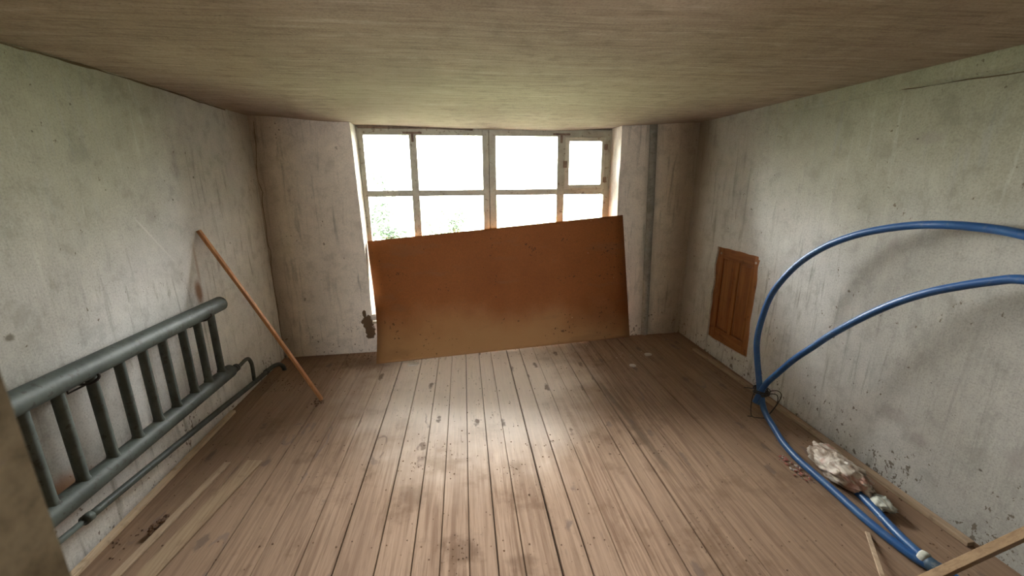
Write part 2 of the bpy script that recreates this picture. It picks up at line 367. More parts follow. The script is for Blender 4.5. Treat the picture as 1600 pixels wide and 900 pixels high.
def capped(p0, p1, r, dome=.5, n_=5):
    """points+radii for a pipe with domed ends"""
    p0 = Vector(p0); p1 = Vector(p1); d = (p1 - p0).normalized(); pts, rs = [], []
    for i in range(n_ + 1):
        a = math.pi / 2 * i / n_; pts.append(p0 + d * (r * dome * (1 - math.sin(a)))); rs.append(max(r * math.cos(math.pi / 2 - a), .0005))
    k = 16
    for i in range(1, k): pts.append(p0 + d * r * dome + (p1 - p0 - 2 * d * r * dome) * i / k); rs.append(r)
    for i in range(n_, -1, -1):
        a = math.pi / 2 * i / n_; pts.append(p1 - d * (r * dome * (1 - math.sin(a)))); rs.append(max(r * math.cos(math.pi / 2 - a), .0005))
    return pts, rs
def bar(bm, a, b, w_, t_, side, bevel=.002, n_=1, bow=0.0, taper=1.0):
    """rectangular stick from a to b; side = direction of its width"""
    a = Vector(a); b = Vector(b); d = (b - a).normalized(); s = Vector(side); s = (s - d * s.dot(d)).normalized(); u = d.cross(s)
    rings = []
    for i in range(n_ + 1):
        t = i / n_; p = a.lerp(b, t) + s * bow * math.sin(math.pi * t); k = 1 + (taper - 1) * t
        q = [p + s * x * w_ / 2 * k + u * y * t_ / 2 * k for x, y in ((-1, -1), (1, -1), (1, 1), (-1, 1))]
        rings.append([bm.verts.new(v) for v in q])
    for r0, r1 in zip(rings, rings[1:]):
        for j in range(4): bm.faces.new((r0[j], r0[(j + 1) % 4], r1[(j + 1) % 4], r1[j]))
    bm.faces.new(rings[0][::-1]); bm.faces.new(rings[-1])
    if bevel: bmesh.ops.bevel(bm, geom=[e for e in bm.edges], offset=bevel, segments=1, affect='EDGES')

def grid_wall(name, O, U, V, N, us, vs, thick, mat, holes=(), amp=.003, fs=1.6, warp=None, parent=None):
    """wall with real thickness; O + U*u + V*v is the room face, N points outwards"""
    bm = bmesh.new(); O, U, V, N = map(Vector, (O, U, V, N))
    def inhole(u, v): return any(a < u < b and c < v < d for a, b, c, d in holes)
    fr, bk = {}, {}
    for i, u in enumerate(us):
        for j, v in enumerate(vs):
            uu, vv = warp(u, v) if warp else (u, v)
            p = O + U * uu + V * vv
            d = (noise.noise(p * fs) * .75 + noise.noise(p * fs * 4) * .25) * amp
            fr[i, j] = bm.verts.new(p + N * d); bk[i, j] = bm.verts.new(p + N * thick)
    def solid(i, j): return 0 <= i < len(us) - 1 and 0 <= j < len(vs) - 1 and not inhole((us[i] + us[i + 1]) / 2, (vs[j] + vs[j + 1]) / 2)
    for i in range(len(us) - 1):
        for j in range(len(vs) - 1):
            if not solid(i, j): continue
            bm.faces.new((fr[i, j], fr[i + 1, j], fr[i + 1, j + 1], fr[i, j + 1]))
            bm.faces.new((bk[i, j + 1], bk[i + 1, j + 1], bk[i + 1, j], bk[i, j]))
            for di, dj, a, b in ((-1, 0, (i, j), (i, j + 1)), (1, 0, (i + 1, j + 1), (i + 1, j)), (0, -1, (i + 1, j), (i, j)), (0, 1, (i, j + 1), (i + 1, j + 1))):
                if not solid(i + di, j + dj): bm.faces.new((fr[a], bk[a], bk[b], fr[b]))
    o = fin(name, bm, mat, parent, 'structure')
    for p in o.data.polygons: p.use_smooth = False
    return o
def lin(a, b, k): return [a + (b - a) * i / k for i in range(k + 1)]
def merge(*ls): 
    s = sorted(set(round(q, 4) for l in ls for q in l)); out = [s[0]]
    for q in s[1:]:
        if q - out[-1] > .012: out.append(q)
    return out

# ------------------------------------------------------------ setting: walls
Y0 = .35                                     # room face of the front wall
grid_wall('wall_left', (XL, Y0 - .25, -.03), (0, 1, 0), (0, 0, 1), (-1, 0, 0), lin(0, YL - Y0 + .25 + .02, 70), lin(0, 2.2, 44), .12, M_left)
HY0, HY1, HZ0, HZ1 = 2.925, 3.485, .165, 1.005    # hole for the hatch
def wr_warp(u, v):
    y, z = u + Y0 - .25, v - .03
    on = (abs(y - HY0) < 1e-3 or abs(y - HY1) < 1e-3) and HZ0 - .01 <= z <= HZ1 + .01 or (abs(z - HZ0) < 1e-3 or abs(z - HZ1) < 1e-3) and HY0 - .01 <= y <= HY1 + .01
    if on:
        p = Vector((y * 9, z * 9, 3.3)); u += noise.noise(p) * .016; v += noise.noise(p + Vector((5, 5, 5))) * .014
        if abs(z - HZ1) < 1e-3 and abs(y - HY0) < 1e-3: v -= .02; u += .02
        if abs(z - HZ0) < 1e-3: v += (y - 3.2) * -.03
    return u, v
us = merge([0, HY0 - Y0 + .25, HY1 - Y0 + .25, YR - Y0 + .27], lin(0, YR - Y0 + .27, 70), lin(HY0 - Y0 + .25, HY1 - Y0 + .25, 14))
us = [HY0 - Y0 + .25 if abs(q - (HY0 - Y0 + .25)) < .012 else HY1 - Y0 + .25 if abs(q - (HY1 - Y0 + .25)) < .012 else q for q in us]
vs = merge([0, HZ0 + .03, HZ1 + .03, 2.23], lin(0, 2.23, 44), lin(HZ0 + .03, HZ1 + .03, 20))
vs = [HZ0 + .03 if abs(q - (HZ0 + .03)) < .012 else HZ1 + .03 if abs(q - (HZ1 + .03)) < .012 else q for q in vs]
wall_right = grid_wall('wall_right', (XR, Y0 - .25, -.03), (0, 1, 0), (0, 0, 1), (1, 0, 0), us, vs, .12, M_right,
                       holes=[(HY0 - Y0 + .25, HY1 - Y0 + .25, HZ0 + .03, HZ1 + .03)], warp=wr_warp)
# cupboard void behind the hatch
bm = bmesh.new(); box(bm, XR + .121, XR + .14, HY0 - .05, HY1 + .05, HZ0 - .05, HZ1 + .05); fin('trim_2', bm, M_sub, None, 'structure')
SL, SR, SZ = .79, 3.19, .30                  # window opening along the back wall, sill height
def wb_warp(u, v):
    z = v - .03
    if abs(u - SL) < 1e-3: u += .035 * (1 - max(0, min(1, (z - .3) / 1.75))) + noise.noise(Vector((0, 0, z * 7))) * .004
    if abs(u - SR) < 1e-3: u += noise.noise(Vector((3, 0, z * 6))) * .004
    return u, v
us = merge([0, SL, SR, WW], lin(0, WW, 72)); us = [SL if abs(q - SL) < .012 else SR if abs(q - SR) < .012 else q for q in us]
vs = merge([0, SZ + .03, 2.2], lin(0, 2.2, 44)); vs = [SZ + .03 if abs(q - SZ - .03) < .012 else q for q in vs]
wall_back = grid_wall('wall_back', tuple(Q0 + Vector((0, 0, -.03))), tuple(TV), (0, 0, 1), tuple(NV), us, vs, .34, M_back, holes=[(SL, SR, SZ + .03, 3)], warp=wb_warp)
# lintel over the window frame
bm = bmesh.new(); wbox(bm, SL - .1, SR + .1, .235, .34, 2.052, 2.25, 0); fin('trim_3', bm, M_rawwood, None, 'structure')

# ceiling: sagging plaster
def sm(a, b, t):
    t = max(0, min(1, (t - a) / (b - a))); return t * t * (3 - 2 * t)
def ceil_z(x, y):
    s = (Vector((x, y, 0)) - Q0).dot(TV); o = (Vector((x, y, 0)) - Q0).dot(NV)
    z = ZC - .037 * sm(.05, .7, s) * sm(3.95, 3.2, s) * sm(-1.1, -.05, o)
    z -= .028 * sm(1.0, 2.1, s) * sm(3.2, 2.6, s) * sm(-.25, .2, o)
    z += noise.noise(Vector((x * 1.1, y * 1.1, 4))) * .010 * sm(XL, XL + .5, x) * sm(XR, XR - .5, x)
    z += .014 * sm(1.6, 2.4, y) * sm(3.4, 2.8, y) * sm(XL + .8, XL, x)
    return z
bm = bmesh.new(); g = {}
NX, NY = 64, 64
for i in range(NX + 1):
    for j in range(NY + 1):
        s = -.12 + (WW + .24) * i / NX; o = -3.95 + 4.18 * j / NY
        p = W(s, o, 0)
        g[i, j] = bm.verts.new((p.x, p.y, ceil_z(p.x, p.y)))
for i in range(NX):
    for j in range(NY): bm.faces.new((g[i, j], g[i, j + 1], g[i + 1, j + 1], g[i + 1, j]))
r = bmesh.ops.extrude_face_region(bm, geom=bm.faces[:])
for v in r['geom']:
    if isinstance(v, bmesh.types.BMVert): v.co.z = 2.26
ceiling = fin('ceiling', bm, M_ceil, None, 'structure')
# broken plaster lip hanging over the left half of the window
bm = bmesh.new()
pp = []
for i in range(25):
    s = SL + .01 + 1.03 * i / 24; d = .012 + .006 * noise.noise(Vector((s * 9, 0, 0)))
    pp.append((s, d))
for k in range(24):
    (s0, d0), (s1, d1) = pp[k], pp[k + 1]
    a = ceil_z(*W(s0, .2, 0).xy); b = ceil_z(*W(s1, .2, 0).xy)
    hexa(bm, [W(s0, .195, a - d0 * .5), W(s1, .195, b - d1 * .5), W(s1, .228, b - d1), W(s0, .228, a - d0), W(s0, .195, a + .01), W(s1, .195, b + .01), W(s1, .228, b + .01), W(s0, .228, a + .01)])
# (kept as part of the ceiling)
fin('plaster_lip', bm, M_rawwood, ceiling)

M_hall = NT('hall_limewash', .9).col((.6, .57, .5)).m
# front wall with the doorway the photographer stands in, and the small hall behind
JX, JX2 = -.372, .70
bm = bmesh.new()
ys = [0.02, Y0]
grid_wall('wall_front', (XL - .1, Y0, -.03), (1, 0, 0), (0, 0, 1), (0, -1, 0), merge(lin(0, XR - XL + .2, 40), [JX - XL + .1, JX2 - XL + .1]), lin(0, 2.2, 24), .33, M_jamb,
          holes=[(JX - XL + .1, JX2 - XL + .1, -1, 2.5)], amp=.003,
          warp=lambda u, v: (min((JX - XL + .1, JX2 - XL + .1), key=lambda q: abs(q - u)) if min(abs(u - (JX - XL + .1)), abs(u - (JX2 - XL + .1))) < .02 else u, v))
bm = bmesh.new(); box(bm, XL - .12, XL, -2.6, Y0 - .25, -.03, 2.2); fin('wall_hall_left', bm, M_hall, None, 'structure')
bm = bmesh.new(); box(bm, XR, XR + .12, -2.6, Y0 - .25, -.03, 2.2); fin('wall_hall_right', bm, M_hall, None, 'structure')
grid_wall('wall_hall_rear', (XL - .1, -2.5, -.03), (1, 0, 0), (0, 0, 1), (0, -1, 0), [0, 1.47, 2.43, XR - XL + .2], [0, 1.03, 1.83, 2.3], .12, M_hall, holes=[(1.47, 2.43, 1.03, 1.83)], amp=0)  # rear opening added out of view to send fill light through the doorway
bm = bmesh.new(); box(bm, XL - .1, XR + .1, -2.6, -.1, 2.105, 2.26); fin('ceiling_hall', bm, M_ceil, None, 'structure')

# floor: dark subfloor slab + individual planks
bm = bmesh.new(); hexa(bm, [(XL - .1, -2.6, -.08), (XR + .1, -2.6, -.08), (XR + .1, YR + .04, -.08), (XL - .1, YL, -.08), (XL - .1, -2.6, -.031), (XR + .1, -2.6, -.031), (XR + .1, YR + .04, -.031), (XL - .1, YL, -.031)])
floor = fin('floor', bm, M_sub, None, 'structure')
edges = [(-1.708, 0), (-1.583, .003), (-1.355, .003), (-1.128, .004), (-.941, .0022), (-.758, .002), (-.603, .007), (-.428, .005), (-.274, .0045), (-.154, .003), (-.027, .0035),
         (.095, .004), (.208, .0025), (.362, .008), (.488, .0055), (.623, .0022), (.755, .002), (.889, .005), (1.023, .0065), (1.115, .0016), (1.218, .0035), (1.388, .0022), (1.522, .006),
         (1.66, .0022), (1.80, .0035), (1.935, .003), (2.07, .004), (2.246, 0)]
def yend(x): return YL + (x - XL) * (YR - YL) / (XR - XL)
def plank(x0, g0, x1, g1, k):
    a = x0 + g0 / 2; b = x1 - g1 / 2; bm = bmesh.new(); dz = random.uniform(-.0015, .0008); tw = random.uniform(-.0008, .0008)
    rows = []
    N_ = 10
    for i in range(N_ + 1):
        t = i / N_
        def yy(x): return -.6 + t * (yend(x) - .012 + .6)
        wa = noise.noise(Vector((x0 * 7, t * 3, 1))) * .0012; wb_ = noise.noise(Vector((x1 * 7, t * 3, 9))) * .0012
        l = a + wa; r_ = b + wb_; c = .0035
        z = dz + noise.noise(Vector((x0 * 5, t * 4, 5))) * .001
        rows.append([bm.verts.new((l, yy(l), -.031)), bm.verts.new((l, yy(l), z - c)), bm.verts.new((l + c * .7, yy(l), z)), bm.verts.new((r_ - c * .7, yy(r_), z + tw)), bm.verts.new((r_, yy(r_), z - c)), bm.verts.new((r_, yy(r_), -.031))])
    for p, q in zip(rows, rows[1:]):
        for j in range(5): bm.faces.new((p[j], p[j + 1], q[j + 1], q[j]))
        bm.faces.new((p[5], p[0], q[0], q[5]))
    bm.faces.new(rows[0]); bm.faces.new(rows[-1][::-1])
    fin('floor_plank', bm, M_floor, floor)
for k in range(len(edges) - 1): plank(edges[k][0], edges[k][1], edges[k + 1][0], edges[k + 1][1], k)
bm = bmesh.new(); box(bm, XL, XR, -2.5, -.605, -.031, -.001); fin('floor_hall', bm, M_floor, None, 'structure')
# nail heads, two per board on every joist
bm = bmesh.new()
for yj in (.75, 1.15, 1.55, 2.30, 2.98, 3.60):
    for k in range(len(edges) - 1):
        a, b = edges[k][0], edges[k + 1][0]
        for f in (.2, .8):
            x = a + (b - a) * f + random.uniform(-.012, .012); y = yj + (x * -.12 if yj < 3 else 0) + random.uniform(-.025, .025); r_ = random.uniform(.003, .0048)
            if random.random() < .15 or y > yend(x) - .03: continue
            vs_ = [bm.verts.new((x + math.cos(q * math.pi / 3) * r_, y + math.sin(q * math.pi / 3) * r_, .0012)) for q in range(6)]
            top = [bm.verts.new((v.co.x, v.co.y, -.004)) for v in vs_]
            bm.faces.new(vs_)
            for q in range(6): bm.faces.new((vs_[q], top[q], top[(q + 1) % 6], vs_[(q + 1) % 6]))
fin('nail_heads', bm, M_debris, floor, 'stuff')

# boxed strip on the back wall right of the window
bm = bmesh.new()
prof = [(-.046, 0), (-.040, -.018), (-.022, -.030), (.0, -.034), (.022, -.030), (.040, -.018), (.046, 0)]
rows = []
for i in range(31):
    z = -.002 + 2.10 * i / 30; sc_ = 3.566 - .066 * i / 30 + noise.noise(Vector((0, 3, z * 2))) * .004
    rows.append([bm.verts.new(W(sc_ + p[0] * (.85 + .1 * noise.noise(Vector((p[0] * 40, 0, z * 3)))), p[1] + .004, z)) for p in prof])
for a, b in zip(rows, rows[1:]):
    for j in range(6): bm.faces.new((a[j], a[j + 1], b[j + 1], b[j]))
    bm.faces.new((a[6], a[0], b[0], b[6]))
bm.faces.new(rows[0]); bm.faces.new(rows[-1])
fin('trim_1', bm, M_strip, None, 'structure')

# plaster band along the top of the right wall
bm = bmesh.new(); rows = []
for i in range(41):
    y = .36 + (3.15) * i / 40; k = sm(3.51, 2.7, y)
    t = .006 + .016 * k; hgt = .02 + .055 * k + noise.noise(Vector((y * 2, 0, 0))) * .015
    zt = ceil_z(XR - .01, y) + .01
    rows.append([bm.verts.new((XR + .01, y, zt)), bm.verts.new((XR - t, y, zt)), bm.verts.new((XR - t, y, zt - hgt)), bm.verts.new((XR - t * .3, y, zt - hgt - .012)), bm.verts.new((XR + .01, y, zt - hgt - .02))])
for a, b in zip(rows, rows[1:]):
    for j in range(4): bm.faces.new((a[j], a[j + 1], b[j + 1], b[j]))
    bm.faces.new((a[4], a[0], b[0], b[4]))
bm.faces.new(rows[0]); bm.faces.new(rows[-1]); fin('plaster_band', bm, M_right, wall_right)

# crack down the back left corner: a thin ragged open seam
bm = bmesh.new(); pts = [(.045, 2.06), (.04, 1.95), (.036, 1.887), (.020, 1.75), (.010, 1.634), (.022, 1.53), (.034, 1.50), (.020, 1.46), (.016, 1.25), (.009, 1.07), (.020, 1.0), (.010, .85), (.006, .667), (.012, .5), (.006, .3), (.010, .09)]
c = catmull([(p[0], 0, p[1]) for p in pts], 5)
c = [Vector((p.x + noise.noise(p * 30) * .006, 0, p.z)) for p in c]
for a, b in zip(c, c[1:]):
    wd0 = .0016 + .0012 * noise.noise(a * 9); wd1 = .0016 + .0012 * noise.noise(b * 9)
    hexa(bm, [W(b.x - wd1, -.003, b.z), W(b.x + wd1, -.003, b.z), W(b.x + wd1, .003, b.z), W(b.x - wd1, .003, b.z), W(a.x - wd0, -.003, a.z), W(a.x + wd0, -.003, a.z), W(a.x + wd0, .003, a.z), W(a.x - wd0, .003, a.z)])
M_crack_shade = NT('crack_dirt_and_shade', 1).col((.10, .065, .03)).m  # for the cracks, and for the strip painted as shadow on the right wall
fin('crack_and_shade', bm, M_crack_shade, wall_back)

def seam(parent, pts, w_, seed):
    bm = bmesh.new(); c = catmull(pts, 6)
    c = [p + Vector((0, 0, noise.noise(Vector((p.y * 14, seed, 0))) * .006)) for p in c]
    for a, b in zip(c, c[1:]):
        wa = w_ * max(.15, .8 + 1.2 * noise.noise(Vector((a.y * 5, seed, 3)))); wb_ = w_ * max(.15, .8 + 1.2 * noise.noise(Vector((b.y * 5, seed, 3))))
        hexa(bm, [a + Vector((-.005, 0, -wa)), b + Vector((-.005, 0, -wb_)), b + Vector((.005, 0, -wb_)), a + Vector((.005, 0, -wa)), a + Vector((-.005, 0, wa)), b + Vector((-.005, 0, wb_)), b + Vector((.005, 0, wb_)), a + Vector((.005, 0, wa))])
    fin('crack_and_shade', bm, M_crack_shade, parent)
wl = bpy.data.objects['wall_left']
def cl(y): return ceil_z(XL + .02, y) - .004
seam(wl, [(XL, y, cl(y) - .002) for y in (1.4, 1.7, 1.9, 2.1, 2.3, 2.6, 2.9, 3.2, 3.5)], .0038, 1)
seam(wall_right, [(XR - .003, 1.25, 1.99), (XR - .003, 1.42, 2.0), (XR - .003, 1.595, 2.003), (XR - .003, 1.68, 2.007), (XR - .003, 1.82, 2.018), (XR - .003, 2.02, 2.024), (XR - .003, 2.26, 2.060)], .002, 5)  # dark strip painted as the shadow under the plaster band's lower edge

# ------------------------------------------------------------ window
bm = bmesh.new()
FO0, FO1 = .225, .31
wbox(bm, SL - .02, .803, FO0 + .01, FO1, SZ - .01, 2.06, 0)
wbox(bm, 3.168, SR + .02, FO0 + .01, FO1, SZ - .01, 2.06, 0)
wbox(bm, SL, SR, FO0 + .01, FO1, 2.046, 2.062, 0); wbox(bm, 1.955, 1.999, .276, FO1, SZ, 2.05, 0)
wbox(bm, SL, SR, FO0 - .02, FO1, SZ - .012, SZ + .018, 0)
win = fin('window_1', bm, M_win, None, 'structure')
bm = bmesh.new()
for k in range(10):
    s0 = SL + .015 + k * .104; s1 = s0 + .104; z1 = 2.066 + .006 * noise.noise(Vector((k * 1.7, 0, 0)))
    wbox(bm, s0, s1, .218, .236, 2.044, z1 + .002, .001)
fin('head_board', bm, M_iron, win)
bm = bmesh.new(); wbox(bm, SL + .03, SR, -.008, .24, SZ - .018, SZ + .006, .004); fin('sill', bm, M_win, win)
def member(nm, s0, s1, z0, z1, par, mat=M_win, o0=FO0, o1=.275, bev=.003):
    bm = bmesh.new(); wbox(bm, s0, s1, o0, o1, z0, z1, bev); return fin(nm, bm, mat, par)
def pane(s0, s1, z0, z1, par, o=.252):
    bm = bmesh.new(); wbox(bm, s0 - .006, s1 + .006, o, o + .003, z0 - .006, z1 + .006, 0); return fin('pane', bm, M_glass, par)
ZB = SZ + .022
ROWS = [(ZB + .05, .855), (.910, 1.444), (1.500, 1.990)]
for side, (s0, sp0, mA, mB, sp1, s1) in {'l': (.803, .846, 1.245, 1.313, 1.916, 1.9755), 'r': (1.9785, 2.045, 2.645, 2.717, 3.124, 3.168)}.items():
    bm = bmesh.new()
    wbox(bm, s0, sp0, FO0, .275, ZB, 2.044, .003); wbox(bm, sp1, s1, FO0, .275, ZB, 2.044, .003)
    wbox(bm, sp0 - .002, sp1 + .002, FO0 + .001, .274, 1.990, 2.044, .003); wbox(bm, sp0 - .002, sp1 + .002, FO0 + .001, .274, ZB, ZB + .05, .003)
    sash = fin('sash', bm, M_win, win)
    member('muntin', mA, mB, ZB + .048, 1.992, sash, o0=FO0 + .004)
    for (a, b) in ((sp0, mA), (mB, sp1)):
        for za, zb in ((.855, .910), (1.444, 1.500)): member('muntin', a - .002, b + .002, za, zb, sash, o0=FO0 + .008)
        for zr in ROWS:
            if side == 'r' and a == mB and zr[0] > 1.4: continue
            pane(a, b, zr[0], zr[1], sash)
    # flush T shaped iron corner plates at the muntin head
    bm = bmesh.new(); mc = (mA + mB) / 2
    wbox(bm, mc - .085, mc + .085, FO0 - .002, FO0 + .002, 2.000, 2.018, .0008); wbox(bm, mc - .011, mc + .011, FO0 - .002, FO0 + .006, 1.93, 2.001, .0008)
    fin('corner_plate', bm, M_iron, sash)
# small ventilation casement
bm = bmesh.new()
wbox(bm, 2.718, 2.762, FO0 - .008, .265, 1.500, 1.985, .003); wbox(bm, 3.088, 3.124, FO0 - .008, .265, 1.500, 1.985, .003)
wbox(bm, 2.760, 3.090, FO0 - .007, .264, 1.948, 1.985, .003); wbox(bm, 2.760, 3.090, FO0 - .007, .264, 1.500, 1.540, .003)
vent = fin('vent_casement', bm, M_vent, win)
bm = bmesh.new(); wbox(bm, 2.708, 3.132, FO0 + .003, .27, 1.484, 1.5085, .002); wbox(bm, 2.708, 3.132, FO0 + .003, .27, 1.978, 1.995, .002); wbox(bm, 2.706, 2.722, FO0 + .003, .27, 1.49, 1.99, .002); wbox(bm, 3.120, 3.132, FO0 + .003, .27, 1.49, 1.99, .002); fin('vent_rebate', bm, M_win, win)
pane(2.762, 3.088, 1.540, 1.948, vent, .245)
for zz in (1.585, 1.895):
    bm = bmesh.new(); tube(bm, [W(3.128, FO0 - .012, zz - .03), W(3.128, FO0 - .012, zz + .03)], .005, 8)
    wbox(bm, 3.110, 3.146, FO0 - .0115, FO0 - .007, zz - .026, zz + .026, .001); fin('hinge', bm, M_iron, vent)
bm = bmesh.new(); wbox(bm, 2.700, 2.738, FO0 - .014, FO0 - .004, 1.70, 1.765, .002); tube(bm, [W(2.722, FO0 - .03, 1.715), W(2.722, FO0 - .012, 1.74)], .006, 8); fin('latch', bm, M_iron, vent)
# plaster lump on the sill corner
def lump(bm, c, r, sq=(1, 1, 1), seed=0, sub=2, rough=.35):
    a = bmesh.ops.create_icosphere(bm, subdivisions=sub, radius=1)
    for v in a['verts']:
        d = 1 + rough * noise.noise(v.co * 1.9 + Vector((seed, seed * 2, 0)))
        v.co = Vector((v.co.x * sq[0], v.co.y * sq[1], v.co.z * sq[2])) * r * d + Vector(c)
bm = bmesh.new(); lump(bm, W(.845, -.004, .345), .032, (1.1, .9, 1), 3); o = fin('plaster_chunk', bm, M_crumb)
thing(rebase(o), 'broken white plaster lump on the left corner of the window sill', 'plaster lump')

# ------------------------------------------------------------ hardboard sheet leaning under the window
def HB():
    left = []
    for off, s, z in BL_PTS: left.append(W(s, off, z))
    return left
BL_PTS = [(-.301, .876, .0015), (-.17, .8745, .145), (-.05, .8665, .318), (.03, .852, .506), (.09, .8345, .717), (.13, .819, .905), (.155, .8138, 1.042)]
BR, TR = Vector((1.643, 3.847, .030)), W(3.2439, -.012, 1.2536)
lc = catmull([tuple(p) for p in HB()], 6); bm = bmesh.new(); NS = 24; rows = []
L = len(lc) - 1
for i, p in enumerate(lc):
    t = i / L; q = BR.lerp(TR, t); row = []
    for j in range(NS + 1):
        u = j / NS; row.append(bm.verts.new(p.lerp(q, u)))
    rows.append(row)
for a, b in zip(rows, rows[1:]):
    for j in range(NS): bm.faces.new((a[j], a[j + 1], b[j + 1], b[j]))
bm.normal_update()
r = bmesh.ops.solidify(bm, geom=bm.faces[:], thickness=.004)
o = fin('hardboard_sheet', bm, M_board, smooth=False)
for p in o.data.polygons: p.use_smooth = p.area > .002
thing(rebase(o, (.4, 3.7, 0)), 'large brown hardboard sheet leaning skewed against the window', 'board')

# ------------------------------------------------------------ radiator of welded pipes
rad = thing(empty('pipe_radiator', (XL + .1, 2.0, 0)), 'grey-green radiator of welded pipes on the left wall', 'radiator')
RX = XL + .10
def rpart(name, bm, mat=M_rad, par=None):
    o = fin(name, bm, mat, None, None, True); par = par or rad; o.parent = par
    o.matrix_parent_inverse = Matrix.Translation(-Vector((XL + .1, 2.0, 0))) if par is rad else Matrix.Identity(4)
    return o
bm = bmesh.new(); p, r_ = capped((RX, .95, .845), (RX, 2.83, .817), .047, .45); tube(bm, p, r_, 20); rpart('upper_pipe', bm)
bm = bmesh.new(); p, r_ = capped((RX, .95, .365), (RX, 2.80, .350), .044, .35); tube(bm, p, r_, 20); rpart('lower_pipe', bm)
ty = [1.09, 1.235, 1.385, 1.535, 1.675, 1.83, 1.98, 2.125, 2.268, 2.43, 2.567, 2.71]
for y in ty:
    bm = bmesh.new(); tube(bm, [(RX, y, .36), (RX, y, .395), (RX, y, .41), (RX, y, .78), (RX, y, .80), (RX, y, .83)], [.027, .026, .0215, .0215, .024, .026], 16); rpart('tube', bm)
bm = bmesh.new(); tube(bm, [(RX, 2.79, .342), (RX, 2.87, .335)], .021, 12); 
for q in (2.83, 2.85, 2.87): tube(bm, [(RX, q, .338), (RX, q + .012, .337)], .027, 12)
rpart('coupling', bm)
bm = bmesh.new(); tube(bm, catmull([(RX, 2.86, .335), (RX, 2.93, .332), (RX, 3.0, .338), (RX - .002, 3.05, .325), (RX - .008, 3.09, .27), (RX - .02, 3.115, .19), (RX - .028, 3.125, .12)], 6), .013, 12); rpart('elbow_pipe', bm)
PX = XL + .062
bm = bmesh.new()
path = [(PX, .9, .250), (PX, 1.70, .1985)]; tube(bm, path, .0125, 14)
tube(bm, catmull([(PX, 1.68, .200), (PX, 2.12, .170), (PX, 2.6, .134), (PX, 3.0, .102), (PX, 3.2, .088), (PX + .002, 3.36, .082), (PX + .012, 3.45, .082), (PX + .03, 3.51, .07), (PX + .045, 3.54, .035), (PX + .05, 3.548, -.004)], 6), .0175, 14)
tube(bm, [(PX, 1.665, .2015), (PX, 1.70, .199)], .0215, 14)
for yy in (3.33, 3.35): tube(bm, [(PX + .001, yy, .083), (PX + .001, yy + .012, .083)], .0225, 12)
rpart('return_pipe', bm)
for y in (1.20, 1.80, 2.62):
    bm = bmesh.new(); tube(bm, catmull([(XL + .010, y, .80), (XL + .02, y, .785), (XL + .075, y, .770), (XL + .12, y, .772), (XL + .155, y, .795), (XL + .158, y, .815)], 4), .0055, 8)
    tube(bm, [(XL + .02, y, .785), (XL + .022, y + .0, .73), (XL + .10, y, .768)], .0045, 8)
    rpart('bracket', bm, M_black)

# ------------------------------------------------------------ leaning stick
bm = bmesh.new(); bar(bm, (-1.104, 2.957, .008), (-1.703, 2.908, 1.289), .030, .020, (0, 1, 0), .0022, 8, .009)
o = fin('wooden_stick', bm, M_stick); thing(rebase(o), 'long thin orange-brown stick leaning on the left wall', 'stick')

# ------------------------------------------------------------ hatch in the right wall
HX = XR + .014
hat = thing(empty('wooden_hatch', (XR + .02, (HY0 + HY1) / 2, HZ0)), 'small varnished panelled door set in the right wall', 'hatch')
hb = Vector(hat.location)
def hpart(name, y0, y1, z0, z1, x0=0, x1=.022, mat=M_door, bev=.003):
    bm = bmesh.new(); box(bm, HX + x0 - hb.x, HX + x1 - hb.x, y0 - hb.y, y1 - hb.y, z0 - hb.z, z1 - hb.z, bev); o = fin(name, bm, mat); o.parent = hat; return o
A, B_, Cc, D = HY0 - .022, HY1 + .022, HZ0 - .02, HZ1 + .02
hpart('stile', A, A + .105, Cc, D); hpart('stile', B_ - .105, B_, Cc, D); ym = (A + B_) / 2
hpart('stile', ym - .022, ym + .022, Cc + .11, D - .09, .001, .022)
hpart('rail', A + .104, B_ - .104, D - .115, D, .001, .022, M_doorh); hpart('rail', A + .104, B_ - .104, Cc, Cc + .125, .001, .022, M_doorh)
for (y0, y1) in ((A + .10, ym - .018), (ym + .018, B_ - .10)):
    bm = bmesh.new(); z0, z1 = Cc + .12, D - .11; w_, k = .022, HX - hb.x
    q0 = [(y0, z0), (y1, z0), (y1, z1), (y0, z1)]; q1 = [(y0 + w_, z0 + w_), (y1 - w_, z0 + w_), (y1 - w_, z1 - w_), (y0 + w_, z1 - w_)]
    a = [bm.verts.new((k + .017, p[0] - hb.y, p[1] - hb.z)) for p in q0]; b = [bm.verts.new((k + .007, p[0] - hb.y, p[1] - hb.z)) for p in q1]
    a2 = [bm.verts.new((k + .021, p[0] - hb.y, p[1] - hb.z)) for p in q0]
    for i in range(4): bm.faces.new((a[i], a[(i + 1) % 4], b[(i + 1) % 4], b[i])); bm.faces.new((a2[i], a[i], a[(i + 1) % 4], a2[(i + 1) % 4]))
    bm.faces.new(b); bm.faces.new(a2); o = fin('panel', bm, M_door); o.parent = hat
for yy in (HY0 + .055, HY1 - .05):
    bm = bmesh.new(); tube(bm, [(HX - .006 - hb.x, yy - hb.y, HZ1 - .055 - hb.z), (HX - .004 - hb.x, yy - hb.y, HZ1 - .055 - hb.z), (HX + .004 - hb.x, yy - hb.y, HZ1 - .055 - hb.z)], [.006, .010, .010], 12); o = fin('screw', bm, M_screw); o.parent = hat

